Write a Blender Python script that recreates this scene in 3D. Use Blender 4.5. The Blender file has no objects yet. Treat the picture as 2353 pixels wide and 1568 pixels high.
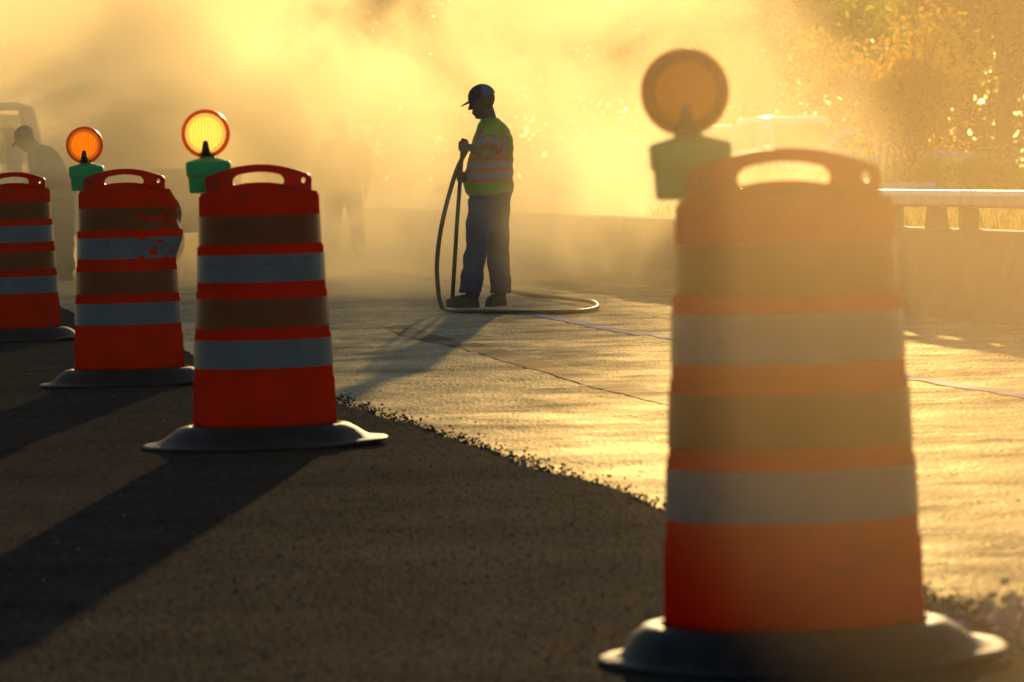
import bpy, bmesh, math, random
import numpy as np
from mathutils import Vector, Matrix, noise
R = math.radians
random.seed(7)
sc = bpy.context.scene
C = sc.collection

# ------------------------------------------------------------------ camera
W0 = 2353.0                       # width the photograph was measured at
FPX = 11765.0                     # focal length in those pixels (180 mm)
EYE = 1.10
PITCH, ROLL = R(2.01), R(1.5)
fwd = Vector((0, math.cos(PITCH), -math.sin(PITCH)))
up0 = Vector((0, math.sin(PITCH), math.cos(PITCH)))
rt0 = Vector((1, 0, 0))
rt = rt0*math.cos(ROLL) - up0*math.sin(ROLL)
up = up0*math.cos(ROLL) + rt0*math.sin(ROLL)
cam = bpy.data.cameras.new('camera'); co = bpy.data.objects.new('camera', cam); C.objects.link(co)
M = Matrix.Identity(4)
for i in range(3):
    M[i][0] = rt[i]; M[i][1] = up[i]; M[i][2] = -fwd[i]
M[2][3] = EYE
co.matrix_world = M
cam.lens = 180; cam.sensor_width = 36; cam.clip_end = 2000; cam.clip_start = .1
cam.dof.use_dof = True; cam.dof.focus_distance = 32; cam.dof.aperture_fstop = 8.0
sc.camera = co

def ray(px, py):
    return (rt*((px-1176.5)/FPX) + up*((784-py)/FPX) + fwd)
def G(px, py, z=0.0):            # point of the ground seen at a pixel
    d = ray(px, py); t = (z-EYE)/d.z
    return Vector((d.x*t, d.y*t, z))
def P(px, py, Y):                # point at distance Y seen at a pixel
    d = ray(px, py); t = Y/d.y
    return Vector((d.x*t, Y, EYE+d.z*t))

# ------------------------------------------------------------------ light
SUN_AZ, SUN_EL = R(2.6), R(6.7)
w = bpy.data.worlds.new("World"); sc.world = w; w.use_nodes = True
nt = w.node_tree; bg = nt.nodes['Background']
sky = nt.nodes.new('ShaderNodeTexSky'); sky.sky_type = 'NISHITA'; sky.sun_disc = False
sky.sun_elevation = SUN_EL; sky.sun_rotation = SUN_AZ; sky.dust_density = 1.0; sky.ozone_density = 2.5; sky.air_density = 1.0
nt.links.new(sky.outputs[0], bg.inputs[0]); bg.inputs[1].default_value = 0.10
sd = Vector((math.sin(SUN_AZ)*math.cos(SUN_EL), math.cos(SUN_AZ)*math.cos(SUN_EL), math.sin(SUN_EL)))
sl = bpy.data.lights.new('sun', 'SUN'); sl.energy = 5.0; sl.angle = R(.5); sl.color = (1, .69, .31)
so = bpy.data.objects.new('sun', sl); C.objects.link(so)
so.rotation_euler = (-sd).to_track_quat('-Z', 'Y').to_euler(); so.location = (3, 40, 30)
sc.view_settings.view_transform = 'Standard'; sc.view_settings.look = 'None'
sc.view_settings.gamma = 1; sc.view_settings.use_curve_mapping = False
sc.view_settings.exposure = EXPO = 0.34
cy = sc.cycles
cy.use_denoising = True
cy.volume_step_rate = 3.0; cy.volume_max_steps = 96; cy.volume_bounces = 5
cy.max_bounces = 8; cy.transparent_max_bounces = 24

# ------------------------------------------------------------------ materials
def mat(name, col=(.5,.5,.5), rough=.6, spec=.5, metal=0, transl=0, tcol=None, nscale=0, namt=.2, bump=0, bscale=60, detail=3, coat=0, scuff=0):
    m = bpy.data.materials.new(name); m.use_nodes = True
    n = m.node_tree.nodes; l = m.node_tree.links
    b = n['Principled BSDF']; out = n['Material Output']
    b.inputs['Base Color'].default_value = (*col, 1); b.inputs['Roughness'].default_value = rough
    b.inputs['Specular IOR Level'].default_value = spec; b.inputs['Metallic'].default_value = metal
    b.inputs['Coat Weight'].default_value = coat; b.inputs['Coat Roughness'].default_value = .28 if transl or 'sheeting' in name or 'handle' in name else .1
    tc = n.new('ShaderNodeTexCoord')
    if nscale:
        t = n.new('ShaderNodeTexNoise'); t.inputs['Scale'].default_value = nscale; t.inputs['Detail'].default_value = detail
        l.new(tc.outputs['Object'], t.inputs['Vector'])
        r = n.new('ShaderNodeMapRange'); r.inputs[1].default_value = .3; r.inputs[2].default_value = .7
        r.inputs[3].default_value = 1-namt; r.inputs[4].default_value = 1+namt
        l.new(t.outputs['Fac'], r.inputs[0])
        x = n.new('ShaderNodeMix'); x.data_type = 'RGBA'; x.blend_type = 'MULTIPLY'; x.inputs[0].default_value = 1
        x.inputs[6].default_value = (*col, 1); l.new(r.outputs[0], x.inputs[7]); l.new(x.outputs[2], b.inputs['Base Color'])
        if scuff:
            mpp = n.new('ShaderNodeMapping'); mpp.inputs['Scale'].default_value = (9, 9, 34); l.new(tc.outputs['Object'], mpp.inputs[0])
            oi = n.new('ShaderNodeObjectInfo'); l.new(oi.outputs['Location'], mpp.inputs['Location'])
            ts = n.new('ShaderNodeTexNoise'); ts.inputs['Scale'].default_value = 1; ts.inputs['Detail'].default_value = 6; ts.inputs['Roughness'].default_value = .72
            l.new(mpp.outputs[0], ts.inputs['Vector'])
            rs = n.new('ShaderNodeMapRange'); rs.inputs[1].default_value = .57; rs.inputs[2].default_value = .66; rs.inputs[3].default_value = 0; rs.inputs[4].default_value = scuff
            l.new(ts.outputs['Fac'], rs.inputs[0])
            xs_ = n.new('ShaderNodeMix'); xs_.data_type = 'RGBA'; l.new(rs.outputs[0], xs_.inputs[0])
            l.new(x.outputs[2], xs_.inputs[6]); xs_.inputs[7].default_value = (.075,.05,.035,1); l.new(xs_.outputs[2], b.inputs['Base Color'])
    if bump:
        t2 = n.new('ShaderNodeTexNoise'); t2.inputs['Scale'].default_value = bscale; t2.inputs['Detail'].default_value = 4
        l.new(tc.outputs['Object'], t2.inputs['Vector'])
        bp = n.new('ShaderNodeBump'); bp.inputs['Strength'].default_value = bump; bp.inputs['Distance'].default_value = .01
        l.new(t2.outputs['Fac'], bp.inputs['Height']); l.new(bp.outputs[0], b.inputs['Normal'])
    if transl:
        tr = n.new('ShaderNodeBsdfTranslucent'); tr.inputs[0].default_value = (*(tcol or col), 1)
        mx = n.new('ShaderNodeMixShader'); mx.inputs[0].default_value = transl
        l.new(b.outputs[0], mx.inputs[1]); l.new(tr.outputs[0], mx.inputs[2]); l.new(mx.outputs[0], out.inputs[0])
    return m

def vcol_mat(name, rough=.8, bump=.3, bscale=40):
    m = mat(name, rough=rough, bump=bump, bscale=bscale)
    n = m.node_tree.nodes; l = m.node_tree.links
    a = n.new('ShaderNodeVertexColor'); a.layer_name = 'Col'
    l.new(a.outputs[0], n['Principled BSDF'].inputs['Base Color'])
    return m

# ------------------------------------------------------------------ object helpers
def tag(o, label=None, cat=None, group=None, kind=None):
    if label: o['label'] = label
    if cat: o['category'] = cat
    if group: o['group'] = group
    if kind: o['kind'] = kind
    return o
def empty(name, loc=(0,0,0), rz=0):
    o = bpy.data.objects.new(name, None); C.objects.link(o); o.location = loc; o.rotation_euler = (0,0,rz)
    o.empty_display_size = .2
    return o
def obj(name, bm, m, parent=None, smooth=True):
    if isinstance(bm, bpy.types.Mesh): me = bm
    else:
        me = bpy.data.meshes.new(name); bm.to_mesh(me); bm.free()
    for x in (m if isinstance(m, (list, tuple)) else [m]):
        me.materials.append(x)
    if smooth: me.polygons.foreach_set('use_smooth', [True]*len(me.polygons))
    o = bpy.data.objects.new(name, me); C.objects.link(o)
    if parent: o.parent = parent
    return o
def copy_tree(o, parent=None):
    c = o.copy(); C.objects.link(c); c.parent = parent
    for ch in list(o.children): copy_tree(ch, c)
    return c
def bevel(o, wd=.005, seg=2, angle=35):
    b = o.modifiers.new('bevel', 'BEVEL'); b.width = wd; b.segments = seg; b.limit_method = 'ANGLE'; b.angle_limit = R(angle)
    return o
def box(bm, c, s, rot=None):
    r = bmesh.ops.create_cube(bm, size=1)['verts']
    for v in r:
        p = Vector((v.co.x*s[0], v.co.y*s[1], v.co.z*s[2]))
        if rot: p.rotate(rot)
        v.co = p + Vector(c)
    return r
def lathe(bm, prof, seg=64, c=(0,0,0), cap=True, axis='z'):
    rings = []
    for r, z in prof:
        ring = []
        for k in range(seg):
            a = 2*math.pi*k/seg
            if axis == 'z': p = (c[0]+r*math.cos(a), c[1]+r*math.sin(a), c[2]+z)
            else: p = (c[0]+r*math.cos(a), c[1]+z, c[2]+r*math.sin(a))
            ring.append(bm.verts.new(p))
        rings.append(ring)
    for a, b in zip(rings, rings[1:]):
        for k in range(seg):
            bm.faces.new((a[k], a[(k+1)%seg], b[(k+1)%seg], b[k]))
    if cap:
        bm.faces.new(rings[0][::-1]); bm.faces.new(rings[-1])
    return rings
def tube(bm, pts, rad, seg=10, cap=True, flat=1.0):
    pts = [Vector(p) for p in pts]; n = len(pts)
    rads = rad if isinstance(rad, (list, tuple)) else [rad]*n
    rings = []; up_ = Vector((0,0,1)); prev = None
    for i, p in enumerate(pts):
        d = (pts[min(i+1,n-1)] - pts[max(i-1,0)]).normalized()
        if prev is None:
            a = d.cross(Vector((0,1,0)) if abs(d.y) < .9 else Vector((1,0,0))).normalized()
        else:
            a = (prev - d*prev.dot(d)).normalized()
        prev = a; b = d.cross(a)
        rings.append([bm.verts.new(p + (a*math.cos(2*math.pi*k/seg) + b*math.sin(2*math.pi*k/seg)*flat)*rads[i]) for k in range(seg)])
    for A, B in zip(rings, rings[1:]):
        for k in range(seg): bm.faces.new((A[k], A[(k+1)%seg], B[(k+1)%seg], B[k]))
    if cap: bm.faces.new(rings[0][::-1]); bm.faces.new(rings[-1])
def smooth_path(pts, sub=8):
    pts = [Vector(p) for p in pts]; out = []
    for i in range(len(pts)-1):
        p0, p1, p2, p3 = pts[max(i-1,0)], pts[i], pts[i+1], pts[min(i+2,len(pts)-1)]
        for k in range(sub):
            t = k/sub
            out.append(.5*((2*p1)+(-p0+p2)*t+(2*p0-5*p1+4*p2-p3)*t*t+(-p0+3*p1-3*p2+p3)*t**3))
    out.append(pts[-1]); return out
def ell(bm, c, r, rot=None, seg=16):
    res = bmesh.ops.create_uvsphere(bm, u_segments=seg, v_segments=seg//2+2, radius=1)['verts']
    for v in res:
        p = Vector((v.co.x*r[0], v.co.y*r[1], v.co.z*r[2]))
        if rot: p.rotate(rot)
        v.co = p + Vector(c)
def rings_body(bm, rows, seg=24):          # rows: (z, cx, cy, rx, ry)
    rr = []
    for z, cx, cy_, rx, ry in rows:
        rr.append([bm.verts.new((cx+rx*math.cos(2*math.pi*k/seg), cy_+ry*math.sin(2*math.pi*k/seg), z)) for k in range(seg)])
    for A, B in zip(rr, rr[1:]):
        for k in range(seg): bm.faces.new((A[k], A[(k+1)%seg], B[(k+1)%seg], B[k]))
    bm.faces.new(rr[0][::-1]); bm.faces.new(rr[-1])
def remeshed(name, bm, voxel, m, parent, colour=None, iters=3, wrinkle=0, wscale=12, post=None):
    bmesh.ops.recalc_face_normals(bm, faces=bm.faces)
    me = bpy.data.meshes.new('tmp'); bm.to_mesh(me); bm.free()
    o = bpy.data.objects.new('tmp', me); C.objects.link(o)
    r = o.modifiers.new('r', 'REMESH'); r.mode = 'VOXEL'; r.voxel_size = voxel
    s = o.modifiers.new('s', 'SMOOTH'); s.factor = .5; s.iterations = iters
    dg = bpy.context.evaluated_depsgraph_get()
    me2 = bpy.data.meshes.new_from_object(o.evaluated_get(dg))
    bpy.data.objects.remove(o); bpy.data.meshes.remove(me)
    me2.name = name
    if wrinkle:
        nrm = [v.normal.copy() for v in me2.vertices]
        for v, nn in zip(me2.vertices, nrm):
            k = noise.noise(Vector((v.co.x*wscale, v.co.y*wscale, v.co.z*wscale*1.6))) + .5*noise.noise(v.co*wscale*2.3)
            v.co += nn*(k*wrinkle)
    if post:
        for v in me2.vertices: v.co = post(v.co)
    if colour:
        a = me2.color_attributes.new('Col', 'FLOAT_COLOR', 'POINT')
        for i, v in enumerate(me2.vertices): a.data[i].color = (*colour(v.co), 1)
    return obj(name, me2, m, parent)

# ------------------------------------------------------------------ ground
def fbm(X, Y, scale, seed, octs=4):
    out = np.zeros_like(X); amp = 1.0; tot = 0
    rs = np.random.RandomState(seed)
    T = rs.rand(512, 512)
    for o in range(octs):
        x = X*scale*2**o + 37*o; y = Y*scale*2**o + 11*o
        xi = np.floor(x).astype(int); yi = np.floor(y).astype(int); fx = x-xi; fy = y-yi
        fx = fx*fx*(3-2*fx); fy = fy*fy*(3-2*fy)
        a = T[xi%512, yi%512]; b = T[(xi+1)%512, yi%512]; c = T[xi%512, (yi+1)%512]; d = T[(xi+1)%512, (yi+1)%512]
        out += amp*((a*(1-fx)+b*fx)*(1-fy)+(c*(1-fx)+d*fx)*fy); tot += amp; amp *= .55
    return out/tot-.5
def grid_mesh(name, xs, ys, Z):
    nx, ny = len(xs), len(ys)
    XX, YY = np.meshgrid(xs, ys)
    co_ = np.stack([XX, YY, Z], -1).reshape(-1, 3).astype(np.float32)
    idx = np.arange(nx*ny).reshape(ny, nx)
    f = np.stack([idx[:-1,:-1], idx[:-1,1:], idx[1:,1:], idx[1:,:-1]], -1).reshape(-1, 4)
    me = bpy.data.meshes.new(name)
    me.vertices.add(len(co_)); me.vertices.foreach_set('co', co_.ravel())
    me.loops.add(f.size); me.loops.foreach_set('vertex_index', f.ravel().astype(np.int32))
    me.polygons.add(len(f)); me.polygons.foreach_set('loop_start', np.arange(0, f.size, 4, dtype=np.int32))
    me.update(calc_edges=True); me.validate()
    return me

EDGE = lambda y: .45 - .160*(y-15.9)         # ragged edge between old and milled road surface
BAR = lambda y: 2.60 - .158*(y-35.6)         # line of the concrete barrier

def add_gloss(m, gl, rough, tint=(1,.84,.58), var=1.0):
    n = m.node_tree.nodes; l = m.node_tree.links; b = n['Principled BSDF']
    b.inputs['Specular IOR Level'].default_value = 0
    gs = n.new('ShaderNodeBsdfGlossy'); gs.inputs['Roughness'].default_value = rough
    tg = n.new('ShaderNodeTexNoise'); tg.inputs['Scale'].default_value = 1.1; tg.inputs['Detail'].default_value = 7; tg.inputs['Roughness'].default_value = .65
    tc = n.new('ShaderNodeTexCoord'); l.new(tc.outputs['Object'], tg.inputs['Vector'])
    rg_ = n.new('ShaderNodeMapRange'); rg_.inputs[1].default_value = .35; rg_.inputs[2].default_value = .66; rg_.inputs[3].default_value = 1-.65*var; rg_.inputs[4].default_value = 1+.75*var
    l.new(tg.outputs['Fac'], rg_.inputs[0])
    mg = n.new('ShaderNodeMix'); mg.data_type = 'RGBA'; mg.blend_type = 'MULTIPLY'; mg.inputs[0].default_value = 1
    mg.inputs[6].default_value = (*[gl*x for x in tint], 1); l.new(rg_.outputs[0], mg.inputs[7]); l.new(mg.outputs[2], gs.inputs['Color'])
    if b.inputs['Normal'].links: l.new(b.inputs['Normal'].links[0].from_socket, gs.inputs['Normal'])
    ad = n.new('ShaderNodeAddShader'); l.new(b.outputs[0], ad.inputs[0]); l.new(gs.outputs[0], ad.inputs[1])
    l.new(ad.outputs[0], n['Material Output'].inputs['Surface'])
    return m
def ground_mat(name, c0, c1, rough, spec, nsc, bump, bsc, stripes=0, dist=.01, tint=(1,.83,.48), grain=.25, var=1.0):
    m = bpy.data.materials.new(name); m.use_nodes = True
    n = m.node_tree.nodes; l = m.node_tree.links; b = n['Principled BSDF']
    b.inputs['Roughness'].default_value = rough; b.inputs['Specular IOR Level'].default_value = spec
    tc = n.new('ShaderNodeTexCoord')
    t = n.new('ShaderNodeTexNoise'); t.inputs['Scale'].default_value = nsc; t.inputs['Detail'].default_value = 6; t.inputs['Roughness'].default_value = .7
    l.new(tc.outputs['Object'], t.inputs['Vector'])
    cr = n.new('ShaderNodeValToRGB'); cr.color_ramp.elements[0].position = .3; cr.color_ramp.elements[1].position = .7
    cr.color_ramp.elements[0].color = (*c0, 1); cr.color_ramp.elements[1].color = (*c1, 1)
    l.new(t.outputs['Fac'], cr.inputs[0])
    # aggregate speckle
    v = n.new('ShaderNodeTexVoronoi'); v.inputs['Scale'].default_value = bsc
    l.new(tc.outputs['Object'], v.inputs['Vector'])
    sp = n.new('ShaderNodeMapRange'); sp.inputs[1].default_value = 0; sp.inputs[2].default_value = 1; sp.inputs[3].default_value = 1-grain; sp.inputs[4].default_value = 1+grain*1.3
    l.new(v.outputs['Color'], sp.inputs[0])
    x = n.new('ShaderNodeMix'); x.data_type = 'RGBA'; x.blend_type = 'MULTIPLY'; x.inputs[0].default_value = 1
    l.new(cr.outputs[0], x.inputs[6]); l.new(sp.outputs[0], x.inputs[7]); l.new(x.outputs[2], b.inputs['Base Color'])
    bp = n.new('ShaderNodeBump'); bp.inputs['Strength'].default_value = bump; bp.inputs['Distance'].default_value = dist
    l.new(v.outputs['Distance'], bp.inputs['Height']); l.new(bp.outputs[0], b.inputs['Normal'])
    return add_gloss(m, spec, rough, tint, var)
M_milled = ground_mat('dusty_milled_surface', (.20,.15,.08), (.34,.26,.15), .58, .145, 1.3, .8, 45, grain=.45, tint=(1,.85,.54))
M_asph = ground_mat('old_asphalt', (.018,.017,.015), (.036,.032,.026), .75, .019, 2.0, 1.0, 70, grain=.9, tint=(1,.88,.74), var=.3)
M_field = ground_mat('dry_field', (.16,.12,.06), (.26,.20,.10), .95, .02, .6, .5, 20)
M_far = ground_mat('dusty_road', (.22,.19,.15), (.32,.27,.2), .8, .1, .6, .4, 20)

bm = bmesh.new()
for v in [(-145,-8,-.03),(145,-8,-.03),(145,310,-.03),(-145,310,-.03)]: bm.verts.new(v)
bm.faces.new(bm.verts[:]); g = obj('ground', bm, M_far, smooth=False); g.location.z = -.03; tag(g, kind='structure')

# milled surface, real relief
xs = np.arange(-6.0, 6.6, .035); ys = np.arange(8.0, 60.0, .045)
XX, YY = np.meshgrid(xs, ys)
Z = .030*fbm(XX, YY*.8, .45, 1, 2) + .026*fbm(XX, YY, 2.2, 2, 3) + .006*fbm(XX, YY, 9, 3, 2)
fade = np.clip((60-YY)/8, 0, 1)*np.clip((XX+6)/1, 0, 1)*np.clip((6.5-XX)/1, 0, 1)
Z = Z*fade - .012
me = grid_mesh('road', xs, ys, Z)
road = obj('road', me, M_milled); tag(road, kind='structure')

# old asphalt: a slightly higher mat with a ragged, crumbling edge
ys2 = np.concatenate([np.arange(2.0, 32.0, .02), np.arange(32.0, 50, .2)])
u = np.linspace(0, 1, 60)
rag = .07*fbm(ys2, ys2*0, .7, 5, 2)*2 + .022*fbm(ys2, ys2*0+3, 5, 6, 4)*2 + .022*fbm(ys2, ys2*0+9, 22, 8, 2)*2
bm = bmesh.new(); prev = None
for y, rg in zip(ys2, rag):
    e = EDGE(y) + rg
    row = [bm.verts.new((x, y, .012)) for x in (-14, -6, e-.6)] + [bm.verts.new((e-.03, y, .012)), bm.verts.new((e, y, .004)), bm.verts.new((e+.012, y, -.03))]
    if prev:
        for a in range(5): bm.faces.new((prev[a], prev[a+1], row[a+1], row[a]))
    prev = row
def nubs(bm, n_, y0, y1, inside, zf, s0, s1, seed):
    rr = random.Random(seed); k = 0
    while k < n_:
        y = y0 + (y1-y0)*rr.random()**1.25; x = rr.uniform(-.105*y-.1, .105*y+.1)
        if not inside(x, y): continue
        k += 1; s = rr.uniform(s0, s1)*(1.6 if rr.random() < .04 else 1); a = rr.uniform(0, 6.28); z = zf(x, y); m_ = rr.choice((3, 4, 5)); h = s*rr.uniform(.5, .95)
        b_ = [bm.verts.new((x+s*rr.uniform(.7,1.2)*math.cos(a+6.283*q/m_), y+s*rr.uniform(.7,1.2)*math.sin(a+6.283*q/m_), z-.001)) for q in range(m_)]
        t_ = [bm.verts.new((x+.5*(v.co.x-x), y+.5*(v.co.y-y), z+h*rr.uniform(.8,1.1))) for v in b_]
        for q in range(m_): bm.faces.new((b_[q], b_[(q+1)%m_], t_[(q+1)%m_], t_[q]))
        bm.faces.new(t_)
nubs(bm, 42000, 8.5, 27, lambda x, y: x < EDGE(y)-.02, lambda x, y: .012, .0012, .0034, 21)
nubs(bm, 3400, 10, 27, lambda x, y: abs(x-EDGE(y)-.02) < abs(random.gauss(0,.06)), lambda x, y: .004, .0025, .009, 22)
asph = obj('asphalt', bm, M_asph, smooth=False); tag(asph, kind='structure')

# faded edge line and tar seam on the milled surface (thin sheets following it)
def strip(name, pts, wd, m, zoff):
    bm = bmesh.new(); prev = None
    pts = smooth_path(pts, 24)
    for p in pts:
        rows = []
        for s in (-1, -.33, .33, 1):
            x = p.x + s*wd/2*(1+.15*noise.noise(Vector((p.y*3, s, 0)))); y = p.y
            ix = np.array([[x]]); iy = np.array([[y]])
            z = .030*fbm(ix, iy*.8, .45, 1, 2) + .026*fbm(ix, iy, 2.2, 2, 3) - .012
            rows.append(bm.verts.new((x, y, float(z[0,0])+zoff)))
        if prev:
            for a in range(3): bm.faces.new((prev[a], prev[a+1], rows[a+1], rows[a]))
        prev = rows
    return obj(name, bm, m)
M_line = add_gloss(mat('worn_line_paint', (.30,.32,.36), .9, 0, nscale=9, namt=.5), .08, .6, (1,.95,.95))
M_tar = add_gloss(mat('tar_seam', (.10,.08,.055), .5, 0, nscale=20, namt=.3), .10, .6)
tag(strip('road_marking', [(.0,37.6,0),(.42,35,0),(.93,31.6,0),(1.93,25.2,0),(2.40,22.0,0),(3.3,16,0)], .12, M_line, .0045), kind='structure')
tag(strip('road_seam', [(-.75,34.5,0),(-.4,31.8,0),(.05,28.5,0),(.45,25.3,0),(.95,22.0,0)], .20, M_tar, .0035), kind='structure')

# dry field behind the barrier with a low bank
xs = np.linspace(-40, 60, 200); ys = np.concatenate([np.linspace(38, 80, 120), np.linspace(81, 300, 120)])
XX, YY = np.meshgrid(xs, ys)
dist = (XX - BAR(YY) - .5)
rise = np.clip(dist/1.6, 0, 1); rise = rise*rise*(3-2*rise)
Zf = rise*(.34*np.exp(-((YY-54)/14)**2) + .05) - .06*(1-rise) + .05*fbm(XX, YY, .3, 9, 3)*rise
obj('field', grid_mesh('field', xs, ys, Zf), M_field)['kind'] = 'structure'
def field_z(x, y):
    d_ = x - BAR(y) - .5; r_ = min(max(d_/1.6, 0), 1); r_ = r_*r_*(3-2*r_)
    return r_*(.34*math.exp(-((y-54)/14)**2)+.05) - .06*(1-r_)

# dry grass
M_grass = mat('dry_grass', (.20,.16,.06), .8, transl=.5, tcol=(.45,.36,.10), nscale=3, namt=.3)
bm = bmesh.new(); rg = random.Random(3)
for i in range(26000):
    y = 38 + (rg.random()**1.4)*75
    half = y*.115
    x = rg.uniform(max(BAR(y)+.6, -half), half+2.5)
    if x < BAR(y)+.6: continue
    h = rg.uniform(.08, .26)*(1+.6*noise.noise(Vector((x*.7, y*.3, 0))))
    a = rg.uniform(0, math.pi); wd = rg.uniform(.006, .016); z = field_z(x, y)-.03
    dx, dy = math.cos(a)*wd, math.sin(a)*wd; lx, ly = rg.uniform(-.12,.12), rg.uniform(-.12,.12)
    p = [bm.verts.new((x-dx,y-dy,z)), bm.verts.new((x+dx,y+dy,z)), bm.verts.new((x+dx*.7+lx*.4,y+dy*.7+ly*.4,z+h*.6)), bm.verts.new((x-dx*.7+lx*.4,y-dy*.7+ly*.4,z+h*.6)), bm.verts.new((x+lx,y+ly,z+h))]
    bm.faces.new(p[:4]); bm.faces.new((p[3],p[2],p[4]))
tag(obj('grass', bm, M_grass, smooth=False), 'dry golden grass growing on the verge behind the concrete barrier', 'grass', kind='stuff')

# loose stones and crumbs on the road
M_stone = mat('loose_stone', (.22,.20,.17), .8, nscale=30)
bm = bmesh.new()
for i in range(900):
    y = rg.uniform(9.5, 36); x = rg.uniform(-.11*y-.3, .11*y+.3)
    e = EDGE(y)
    near = abs(x-e) < .35
    if not near and rg.random() < .85: continue
    s = rg.uniform(.0015, .0045)*(1.8 if near and rg.random() < .25 else 1)
    z = .012 if x < e else .002
    res = bmesh.ops.create_icosphere(bm, subdivisions=1, radius=s)['verts']
    for v in res: v.co = Vector((v.co.x*rg.uniform(.8,1.5)+x, v.co.y*rg.uniform(.8,1.4)+y, v.co.z*rg.uniform(.6,1)+z+s*.4))
# heap of rubble by the near drum
for i in range(420):
    t = rg.random(); y = 11.6 + rg.gauss(0,.35); x = 1.12 + .1*rg.gauss(0,1.2) + t*.14
    s = rg.uniform(.004,.017)
    res = bmesh.ops.create_icosphere(bm, subdivisions=1, radius=s)['verts']
    for v in res: v.co = Vector((v.co.x*rg.uniform(.8,1.5)+x, v.co.y*rg.uniform(.8,1.4)+y, v.co.z*rg.uniform(.6,1)+.012+s*.4))
tag(obj('gravel', bm, M_stone, smooth=False), 'loose stones and asphalt crumbs scattered along the ragged road edge', 'gravel', kind='stuff')

# ------------------------------------------------------------------ concrete barrier with a rail
M_conc = mat('weathered_concrete', (.11,.10,.08), .9, .2, nscale=3, namt=.25, bump=.3, bscale=25)
M_rail = mat('galvanised_rail', (.42,.42,.41), .42, metal=.6, nscale=8, namt=.15)
bdir = Vector((-.158, 1, 0)).normalized(); bn = Vector((bdir.y, -bdir.x, 0))      # bn points to the right, away from the road
barrier = empty('concrete_barrier', (BAR(33), 33, 0))
tag(barrier, 'long low concrete barrier topped by a metal rail along the right road edge', 'barrier')
def along(y, off=0, z=0):
    return Vector((BAR(y), y, z)) + bn*off - barrier.location
prof = [(-.03,-.05),(-.03,.08),(.05,.14),(.09,.555),(.11,.57),(.30,.57),(.32,.555),(.36,-.05)]
bm = bmesh.new(); prev = None
for y in np.arange(24, 74.1, 2.0):
    row = [bm.verts.new(along(y, o_, z_)) for o_, z_ in prof]
    if prev:
        for a in range(len(prof)-1): bm.faces.new((prev[a], row[a], row[a+1], prev[a+1]))
    else: bm.faces.new(row)
    prev = row
bm.faces.new(prev[::-1]); bmesh.ops.recalc_face_normals(bm, faces=bm.faces)
obj('wall', bm, M_conc, barrier, smooth=False)
def prism_along(y0, y1, pr, name, m):
    bm = bmesh.new(); rws = []
    for y in (y0, y1): rws.append([bm.verts.new(along(y, o_, z_)) for o_, z_ in pr])
    n_ = len(pr)
    for a in range(n_): bm.faces.new((rws[0][a], rws[1][a], rws[1][(a+1)%n_], rws[0][(a+1)%n_]))
    bm.faces.new(rws[0]); bm.faces.new(rws[1][::-1]); bmesh.ops.recalc_face_normals(bm, faces=bm.faces)
    return bevel(obj(name, bm, m, barrier, smooth=False), .008, 3)
railp = [(.13,.73),(.13,.80),(.155,.83),(.255,.83),(.28,.80),(.28,.73),(.255,.715),(.155,.715)]
prism_along(24, 33.58, railp, 'rail', M_rail)
prism_along(33.60, 38.3, railp, 'rail', M_rail)
prism_along(38.32, 43.0, railp, 'rail', M_rail)
for y, hw0, hw1 in [(28,.06,.06),(30.1,.06,.13),(32.2,.055,.055),(33.99,.06,.06),(34.88,.07,.14),(36.07,.02,.02),(37.6,.06,.13),(39.6,.03,.03),(41.5,.06,.13)]:
    bm = bmesh.new(); vs = []
    for z, h in ((.56, hw1), (.72, hw0)):
        for a, b in ((-h,.15),(h,.15),(h,.26),(-h,.26)): vs.append(bm.verts.new(along(y+a, b, z)))
    for f in ((0,1,2,3),(7,6,5,4),(0,4,5,1),(1,5,6,2),(2,6,7,3),(3,7,4,0)): bm.faces.new([vs[k] for k in f])
    bmesh.ops.recalc_face_normals(bm, faces=bm.faces)
    bevel(obj('post', bm, M_conc, barrier, smooth=False), .006, 2)

# far pale guardrail behind the dust
fr = empty('guardrail', (-4, 84, 0)); tag(fr, 'pale low steel guardrail running level behind the dust, beyond the standing worker', 'guardrail')
bm = bmesh.new()
prw = [(0,.30),(.03,.34),(.03,.38),(-.01,.42),(-.01,.46),(.03,.50),(.03,.54),(0,.58),(.012,.58),(.042,.545),(.042,.495),(.002,.455),(.002,.425),(.042,.385),(.042,.335),(.012,.30)]
r0 = [bm.verts.new((-9, -a, b)) for a, b in prw]; r1 = [bm.verts.new((11, -a, b)) for a, b in prw]
for a in range(len(prw)): bm.faces.new((r0[a], r1[a], r1[(a+1)%len(prw)], r0[(a+1)%len(prw)]))
bmesh.ops.recalc_face_normals(bm, faces=bm.faces)
M_pale = mat('pale_painted_steel', (.62,.62,.60), .45, nscale=6, namt=.1)
obj('rail', bm, M_pale, fr, smooth=False)
for k in range(11):
    bm = bmesh.new(); box(bm, (-9+2*k, .06, .27), (.09,.11,.6)); bevel(obj('post', bm, M_conc, fr, smooth=False), .006)

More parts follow.
